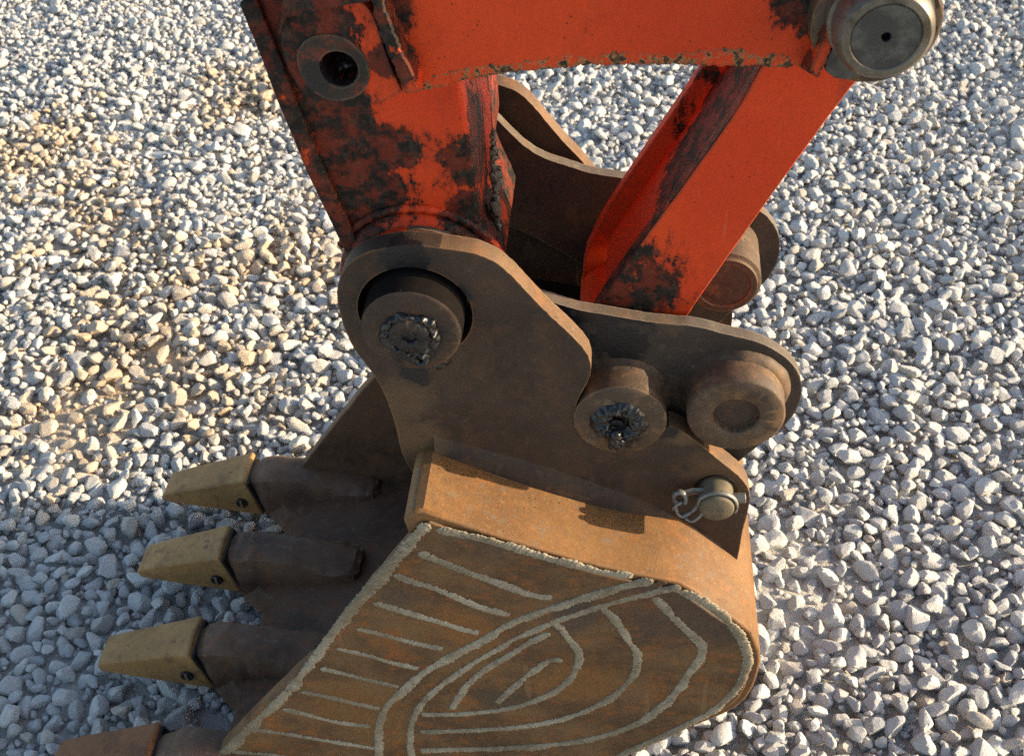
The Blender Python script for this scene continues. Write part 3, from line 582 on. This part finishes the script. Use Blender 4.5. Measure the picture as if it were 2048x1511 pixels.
wob = np.convolve(rng.normal(0, 1, NP+12), np.ones(5)/5, 'same')[6:6+NP]; wid = np.abs(np.convolve(rng.normal(0, 1, NP+12), np.ones(7)/7, 'same')[6:6+NP])
bm = tube_bm([P0.lerp(P1, k/(NP-1))+Vector((.0022*wob[k], .004*wob[-k], 0)) for k in range(NP)], [.0008+.0052*min(1, wid[k]*1.9)*math.sin(math.pi*(k+1)/(NP+1))**.4 for k in range(NP)], 14, 1.4)
for v in bm.verts: v.co += Vector((random.gauss(0, .0006), random.gauss(0, .001), random.gauss(0, .0007)))
obj("crust", bm, M_BEAD, crumb, 180)

# ------------------------------------------------------------------ GUIDE LINK (upper orange plate)
gl = thing("guide_link", "wide orange link plate with raised ribs, running from the arm across to the upper pin", "link", (-.02, .01, 1.02))
gb = [(-0.1629,0.9996),(-0.1496,1.0039),(-0.1352,1.0082),(-0.1169,1.0128),(-0.0779,1.018),(-0.038,1.0218),(-0.0098,1.0228),(0.0351,1.0228),(0.0724,1.022),(0.1095,1.0208),(0.1301,1.0176),(0.1443,1.0091)]
gt = [(.150,1.02),(.165,1.10),(.175,1.30),(-.10,1.30),(-.235,1.18),(-.205,1.06),(-.188,1.00)]
obj("plate", plate_bm(gb + gt, .005, .028, rough=.0001), M_LINK, gl, 30, .003)
obj("lower_flange", bead_bm([(-0.161,1.0023),(-0.135,1.0103),(-0.1167,1.0145),(-0.0778,1.0197),(-0.038,1.0235),(-0.0098,1.0245),(0.035,1.0244),(0.0722,1.0236),(0.1093,1.0224),(0.1298,1.0201)], .0055, .011, .0016, .03), M_LEDGE, gl, 70)
def ribbar(pf, slope, yf, yb, wob=.0006):
    """a raised bar: front edge line pf (left pts, right pts) and a sloping shoulder"""
    bm = bmesh.new(); rows = []
    for (l, r, s) in zip(*pf, slope):
        rows.append([bm.verts.new((p[0]+random.gauss(0,wob), y, p[1])) for p, y in ((l, yb), (l, yf), (r, yf), (s, yb))])
    for a, b in zip(rows, rows[1:]):
        for k in range(3): bm.faces.new((a[k], a[k+1], b[k+1], b[k]))
    bm.faces.new(rows[0]); bm.faces.new(rows[-1][::-1])
    return bm
def den(path, n=40):
    P = resample(path, .002, closed=False); return [tuple(P[int(i*(len(P)-1)/(n-1))]) for i in range(n)]
rl = den([(-0.1918,1.1174),(-0.188,1.0926),(-0.1858,1.076),(-0.1834,1.0576),(-0.1785,1.0414),(-0.1741,1.0248),(-0.1702,1.0077)])
rr_ = den([(-0.1828,1.1172),(-0.1794,1.0925),(-0.1766,1.0759),(-0.1731,1.0588),(-0.1683,1.0413),(-0.163,1.0261),(-0.1576,1.0098)])
rs = den([(-0.1815,1.1071),(-0.1775,1.0842),(-0.1744,1.0685),(-0.1696,1.0497),(-0.165,1.0331),(-0.1603,1.0161),(-0.1584,0.998)])
obj("rib", ribbar((rl, rr_), rs, -.018, .010), M_LINK, gl, 40, .003)
ql = den([(0.1483,1.1101),(0.1471,1.0764),(0.1435,1.0579),(0.1399,1.0388),(0.1368,1.0251)])
qr = den([(0.1583,1.1099),(0.1565,1.0781),(0.1525,1.0578),(0.1488,1.0387),(0.1439,1.021)])
qs = den([(0.1643,1.0988),(0.1625,1.0659),(0.1584,1.0449),(0.1544,1.0252),(0.1495,1.0074)])
qb = den([(0.1429,1.0992),(0.1404,1.0643),(0.1375,1.0452),(0.1354,1.0254),(0.135,1.0133)])
bm = bmesh.new(); rows = []
for a, b, c_, d in zip(qb, ql, qr, qs): rows.append([bm.verts.new((p[0]+random.gauss(0,.0005), y, p[1])) for p, y in ((a,.008),(b,-.022),(c_,-.022),(d,.012))])
for a, b in zip(rows, rows[1:]):
    for k in range(3): bm.faces.new((a[k], a[k+1], b[k+1], b[k]))
bm.faces.new(rows[0]); bm.faces.new(rows[-1][::-1])
obj("rib", bm, M_LINK, gl, 40, .003)
bc = (-0.2204,-0.012,1.0269); bc = (bc[0], bc[2])
bo = [(-0.2443,0.9939),(-0.2499,1.0006),(-0.2545,1.0087),(-0.2596,1.0209),(-0.2629,1.035),(-0.2638,1.0475),(-0.2608,1.0596),(-0.2553,1.0715),(-0.2477,1.078),(-0.2315,1.0842),(-0.2134,1.0878),(-0.1986,1.0862),(-0.1887,1.0771),(-0.1858,1.0613),(-0.1831,1.0425),(-0.1785,1.023),(-0.1733,1.0059),(-0.178,1.0001),(-0.1931,0.9958),(-0.2123,0.9927),(-0.2284,0.9924)]
obj("end_plate", plate_bm(bo, -.012, .050, [circ(bc, .0148)], rough=.00012), M_LEND, gl, 30, .003)
ring = obj("wear_ring", plate_bm([(-0.2403,0.9999),(-0.246,1.0058),(-0.2511,1.0145),(-0.2546,1.0245),(-0.2552,1.0357),(-0.2521,1.0454),(-0.247,1.0521),(-0.2385,1.0567),(-0.2279,1.0586),(-0.2178,1.0578),(-0.2082,1.0541),(-0.2003,1.0468),(-0.1946,1.0365),(-0.1932,1.0253),(-0.196,1.014),(-0.204,1.004),(-0.2158,0.9986),(-0.2301,0.9972)], -.0135, -.010, [circ(bc, .0149)], rough=.0001), M_WORN, gl, 30, .001)
obj("pin_hole", lathe_bm([(.0148,-.012),(.0148,.03),(0,.03)], bc, 36), M_BLACK, gl)
obj("grease", blob_bm((bc[0]+.001, bc[1]-.003), .012, .008, .012, 22), M_GREASE, gl, 180)
lug = [(-0.2603,1.0585),(-0.2518,1.073),(-0.2408,1.0739),(-0.2291,1.076),(-0.2185,1.0797),(-0.203,1.0827),(-0.1879,1.0844),(-0.1821,1.1),(-0.2086,1.1104),(-0.2462,1.1061)]
obj("lug", plate_bm(lug, -.020, -.008, rough=.0001), M_LINK, gl, 30, .003)

gl2 = thing("guide_link", "matching orange link plate on the far side of the arm, out of view, added to shade it", "link", (-.02, .30, 1.02))  # far twin above the frame, put in for its shadow on the arm
for ch in [c_ for c_ in gl.children if c_.name.split(".")[0] in ("plate", "lower_flange", "end_plate", "rib")]:
    c2 = ch.copy(); COL.objects.link(c2); c2.parent = gl2
# ------------------------------------------------------------------ BUCKET LINK (diagonal H link)
hl = thing("bucket_link", "diagonal orange H shaped link between the upper pin and the dark bracket", "link", (.09, .13, .85))
hn = [(0.1129,0.9826),(0.1192,1.0003),(0.185,0.9685),(0.0684,0.7319)] 
hn_l = [(-0.0221,0.7369),(0.097,0.9553)]
Hpoly = [(.120,1.03),(.150,1.078),(.19,1.09),(.225,1.07),(.232,1.03)] + hn[2:] + [(.042,.66),(.030,.62),(-.005,.606),(-.036,.625),(-.042,.66)] + hn_l
def push(poly, d):  return [(p[0], p[1]) for p in poly]
obj("side_plate", plate_bm(Hpoly, .055, .074, step=.02, rough=.00012), M_HLINK, hl, 30, .0022, seg=2, edge=M_HEDGE)
obj("side_plate", plate_bm(Hpoly, .200, .216, step=.02, rough=.00012), M_HWEB, hl, 30, .0022)
# web between the side plates, set back from the front edge
wd = Vector((hn_l[-1][0]-hn_l[0][0], hn_l[-1][1]-hn_l[0][1])).normalized(); wn_ = Vector((wd.y, -wd.x))
a = Vector(hn_l[0]) + wn_*.018; b = Vector(hn_l[-1]) + wn_*.018 + wd*.05
web = [tuple(a-wd*.02), tuple(b), tuple(b+wn_*.016), tuple(a-wd*.02+wn_*.016)]
obj("web", plate_bm(web, .070, .202, smooth=False), M_HWEB, hl, 30, .002)
obj("lower_tube", lathe_bm([(.02,.050),(.045,.052),(.0465,.056),(.0465,.216),(.044,.222),(.040,.261),(.02,.261)], PIN2, 56), M_HWEB, hl, 50)
obj("upper_tube", lathe_bm([(.02,.050),(.044,.052),(.0455,.056),(.0455,.216),(.02,.222)], PINR, 56), M_HLINK, hl, 50)

# ------------------------------------------------------------------ UPPER PIN
pp = thing("link_pin", "large bare steel pin head with centre hole at the end of the orange link", "pin", (PINR[0], 0, PINR[1]))
PC = (0.1804,-0.055,1.0692); PC = (PC[0], PC[2])
obj("head", lathe_bm([(.0240,-.0545),(.0250,-.0555),(.0300,-.0545),(.0335,-.0500),(.0345,-.0440),(.0350,-.0380),(.0345,-.0300),(.037,-.0290),(.0372,-.014)], PC, 72), M_PIN, pp, 30)
obj("face", lathe_bm([(.0033,-.0540),(.0040,-.0548),(.0235,-.0548),(.0243,-.0535)], PC, 64), M_PINF, pp, 40)
obj("centre_hole", lathe_bm([(0,-.045),(.0034,-.045),(.0036,-.0545)], PC, 24), M_BLACK, pp)
obj("flange", lathe_bm([(.02,-.0150),(.0440,-.0155),(.0465,-.0135),(.0475,.020),(.0475,.052)], (PC[0]+.001, PC[1]-.010), 72, .0001), M_COUPB, pp, 40)
pl = [(0.1477,1.027),(0.1492,1.0369),(0.1535,1.0493),(0.1594,1.0608),(0.1764,1.047),(0.1738,1.0225),(0.166,1.019),(0.1562,1.0205)]
obj("lock_plate", plate_bm(pl, -.022, -.013, smooth=False), M_PINF, pp, 30, .0012)

# ------------------------------------------------------------------ GROUND AND GRAVEL
CAMP = np.array(cam.location); MW = np.array(cam.matrix_world.to_3x3())
def project(P):
    q = (np.asarray(P)-CAMP) @ MW; z = -q[:, 2]; f = cam_d.lens/36*1024
    return 512+f*q[:, 0]/z, 377.5-f*q[:, 1]/z, z
def vnoise(x, y, sc, seed):
    r = np.random.default_rng(seed); T = r.random((128, 128)); u, v = x*sc+500, y*sc+500
    i, j = np.floor(u).astype(int), np.floor(v).astype(int); fu, fv = u-i, v-j; fu = fu*fu*(3-2*fu); fv = fv*fv*(3-2*fv)
    g_ = lambda a, b: T[a % 128, b % 128]
    return (g_(i,j)*(1-fu)+g_(i+1,j)*fu)*(1-fv)+(g_(i,j+1)*(1-fu)+g_(i+1,j+1)*fu)*fv
def ground_h(x, y):
    return (vnoise(x, y, 2.2, 1)-.5)*.022 + (vnoise(x, y, 6, 2)-.5)*.012 + (vnoise(x, y, 22, 3)-.5)*.006 - .020
def fines(x, y):   # how far the dust fills the gaps
    return np.clip((vnoise(x, y, 3.1, 11)+vnoise(x, y, 8, 12)*.5-.88)*3.0, 0, 1)
X0, X1, Y0, Y1, RES = -2.6, 1.9, -.75, 2.95, .004
hx = np.arange(X0, X1, RES); hy = np.arange(Y0, Y1, RES)
GX, GY = np.meshgrid(hx, hy, indexing='ij'); HM = ground_h(GX, GY).astype(np.float64)
N = 250000
px_ = rng.uniform(X0+.03, X1-.03, int(N*1.6)); py_ = rng.uniform(Y0+.03, Y1-.03, int(N*1.6))
keep = (px_ > -1.15-.52*(py_+.1)) & (px_ < .85+.36*(py_+.1))
px_, py_ = px_[keep][:N], py_[keep][:N]; n = len(px_)
far = np.clip((py_-.2)/2.2, 0, 1); left = np.clip((-.2-px_)/1.5, 0, 1)*far
sz = np.where(rng.random(n) < .5, np.exp(rng.normal(math.log(.0101), .32, n)), np.exp(rng.normal(math.log(.0052), .3, n)))*(1-.15*left)*(1.04-.22*far); sz = np.clip(sz, .0030, .0195)
odr = np.argsort(-sz*np.exp(rng.normal(0, .35, n))); px_, py_, sz = px_[odr], py_[odr], sz[odr]
cap = .008+1.25*sz+.010*vnoise(px_, py_, 5, 21)+.006*(vnoise(px_, py_, 30, 22)-.5)+ground_h(px_, py_)
asp = rng.uniform(.68, .98, n); asc = rng.uniform(.55, .9, n)
sx_, sy_, sz_ = sz, sz*asp, sz*asc; pz_ = np.empty(n)
KER = {}
for i in range(n):
    ra = .5*(sx_[i]+sy_[i]); k = max(1, int(ra/RES)); key = k
    if key not in KER:
        d = np.arange(-k, k+1)*RES; q = (d[:, None]**2+d[None]**2)/((k+.5)*RES)**2; msk = q < 1; KER[key] = (msk, np.sqrt(np.where(msk, 1-q, 0)))
    msk, ks = KER[key]; a = int((px_[i]-X0)/RES); b = int((py_[i]-Y0)/RES)
    if a-k < 0 or b-k < 0 or a+k+1 > HM.shape[0] or b+k+1 > HM.shape[1]: pz_[i] = 9; continue
    p = HM[a-k:a+k+1, b-k:b+k+1]; c_ = sz_[i]*.92
    need = np.sort((p+ks*c_)[msk]); z = need[int(len(need)*.88)]
    if z+c_ > cap[i]: pz_[i] = 9; continue
    pz_[i] = z; top = z+ks*c_
    np.copyto(p, np.maximum(p, top), where=msk)
LEVEL = np.percentile(HM[300:800, 100:600], 70); pz_ -= LEVEL
BX = (px_ > -.57) & (px_ < .10) & (py_ > -.11) & (py_ < .44)
ok = (pz_ < 1) & ~(BX & (pz_+sz_ > .012))
top_of = HM[np.clip(((px_-X0)/RES).astype(int), 0, HM.shape[0]-1), np.clip(((py_-Y0)/RES).astype(int), 0, HM.shape[1]-1)]-LEVEL
shown = (pz_+sz_*.92) > top_of-.004
buried = (pz_+sz_) < top_of-.030
ok &= ~buried
rot = np.stack([rng.uniform(-.7, .7, n), rng.uniform(-.7, .7, n), rng.uniform(0, 6.283, n)], 1)
var = rng.integers(0, 16, n)
# stone shapes: a ball cut back by random planes, corners worn
def stone_mesh(seed):
    r = np.random.default_rng(seed); bm = bmesh.new(); bmesh.ops.create_icosphere(bm, subdivisions=3, radius=1)
    V = np.array([v.co[:] for v in bm.verts]); V /= np.linalg.norm(V, axis=1)[:, None]
    NP_ = int(r.integers(9, 14)); nn_ = r.normal(size=(NP_, 3)); nn_ /= np.linalg.norm(nn_, axis=1)[:, None]; dd = r.uniform(.52, .86, NP_)
    rad = np.ones(len(V))*1.08
    p = 40.0; acc = np.zeros(len(V))
    for q, d in zip(nn_, dd):
        c_ = np.maximum(V @ q, 1e-3)/d; acc += c_**p
    rad = (acc+.88**p)**(-1/p)*1.10
    lump = sum(a*np.sin(V @ (r.normal(size=3)*fq)+r.uniform(0, 6)) for a, fq in ((.04, 2), (.022, 5), (.012, 11)))
    V = V*(rad*(1+lump))[:, None]
    for v, c_ in zip(bm.verts, V): v.co = c_
    me = bpy.data.meshes.new("stone"); bm.to_mesh(me); bm.free()
    for p_ in me.polygons: p_.use_smooth = True
    me.set_sharp_from_angle(angle=R_(24)); me.materials.append(M_STONE); return me
SM = [stone_mesh(100+i) for i in range(16)]
# ground: one sheet, fine near the camera, running out to the horizon
def axis(lo, hi, fine):
    a = list(np.arange(lo, hi, fine)); s = fine
    while a[-1] < 80: s *= 1.25; a.append(a[-1]+s)
    s = fine
    while a[0] > -80: s *= 1.25; a.insert(0, a[0]-s)
    return np.array(a)
ax, ay = axis(-2.7, 2.0, .016), axis(-.9, 3.0, .016)
AX, AY = np.meshgrid(ax, ay, indexing='ij')
AZ = ground_h(AX, AY)-LEVEL+.006-.006+fines(AX, AY)*.010
outm = np.clip(np.maximum(np.abs(AX+.3)-2.3, np.abs(AY-1.0)-2.0)/1.0, 0, 1); AZ = AZ*(1-outm)+outm*(-.012)
me = bpy.data.meshes.new("ground")
nx, ny = AX.shape; idx = np.arange(nx*ny).reshape(nx, ny)
F_ = np.stack([idx[:-1,:-1], idx[1:,:-1], idx[1:,1:], idx[:-1,1:]], -1).reshape(-1, 4)
me.vertices.add(nx*ny); me.vertices.foreach_set("co", np.stack([AX, AY, AZ], -1).astype(np.float32).ravel())
me.loops.add(F_.size); me.loops.foreach_set("vertex_index", F_.astype(np.int32).ravel())
me.polygons.add(len(F_)); me.polygons.foreach_set("loop_start", (np.arange(len(F_))*4).astype(np.int32))
me.update(calc_edges=True); me.validate()
for p_ in me.polygons: p_.use_smooth = True
me.materials.append(M_GROUND)
ground = bpy.data.objects.new("ground", me); COL.objects.link(ground); ground['kind'] = 'structure'; ground['label'] = "dusty pale yard ground under the gravel"
# the 300 stones that show largest are pieces of the ground, one object each
u, v, zc = project(np.stack([px_, py_, pz_], 1))
infr = (u > 4) & (u < 1020) & (v > 4) & (v < 751) & ok & shown
clear = infr & ((u > 775) | (v < 480) & (u < 230) | (u < 130) | (v > 500) & (u < 240))
score = np.where(clear, sz_*0+sx_/zc, 0); big = np.argsort(-score)[:300]
for i in big:
    o = bpy.data.objects.new("stone", SM[var[i]]); COL.objects.link(o); o.parent = ground
    o.location = (px_[i], py_[i], pz_[i]); o.rotation_euler = rot[i]; o.scale = (sx_[i], sy_[i], sz_[i])
rest = ok.copy(); rest[big] = False; ri = np.nonzero(rest)[0]
stone_col = bpy.data.collections.new("stone shapes")
for k, m_ in enumerate(SM):
    o = bpy.data.objects.new("stone_shape_%02d" % k, m_); stone_col.objects.link(o)
pm = bpy.data.meshes.new("gravel"); pm.vertices.add(len(ri))
pm.vertices.foreach_set("co", np.stack([px_[ri], py_[ri], pz_[ri]], 1).astype(np.float32).ravel())
at = pm.attributes.new("rot", 'FLOAT_VECTOR', 'POINT'); at.data.foreach_set("vector", rot[ri].astype(np.float32).ravel())
at = pm.attributes.new("scl", 'FLOAT_VECTOR', 'POINT'); at.data.foreach_set("vector", np.stack([sx_, sy_, sz_], 1)[ri].astype(np.float32).ravel())
at = pm.attributes.new("idx", 'INT', 'POINT'); at.data.foreach_set("value", var[ri].astype(np.int32))
pm.materials.append(M_STONE)
gravel = bpy.data.objects.new("gravel", pm); COL.objects.link(gravel)
gravel['kind'] = 'stuff'; gravel['label'] = "loose pale grey limestone gravel covering the yard"
ng = bpy.data.node_groups.new("scatter gravel", 'GeometryNodeTree')
ng.interface.new_socket("Geometry", in_out='INPUT', socket_type='NodeSocketGeometry'); ng.interface.new_socket("Geometry", in_out='OUTPUT', socket_type='NodeSocketGeometry')
gi, go = ng.nodes.new("NodeGroupInput"), ng.nodes.new("NodeGroupOutput")
ci = ng.nodes.new("GeometryNodeCollectionInfo"); ci.inputs["Collection"].default_value = stone_col
ci.inputs["Separate Children"].default_value = True; ci.inputs["Reset Children"].default_value = True
ip = ng.nodes.new("GeometryNodeInstanceOnPoints"); ip.inputs["Pick Instance"].default_value = True
def na(name, t):
    q = ng.nodes.new("GeometryNodeInputNamedAttribute"); q.data_type = t; q.inputs["Name"].default_value = name; return q.outputs["Attribute"]
er = ng.nodes.new("FunctionNodeEulerToRotation")
L = ng.links.new
L(gi.outputs[0], ip.inputs["Points"]); L(ci.outputs[0], ip.inputs["Instance"]); L(na("idx", 'INT'), ip.inputs["Instance Index"])
L(na("rot", 'FLOAT_VECTOR'), er.inputs[0]); L(er.outputs[0], ip.inputs["Rotation"]); L(na("scl", 'FLOAT_VECTOR'), ip.inputs["Scale"])
L(ip.outputs[0], go.inputs[0])
gm_ = gravel.modifiers.new("scatter", 'NODES'); gm_.node_group = ng
print("stones", len(ri), "level", LEVEL)
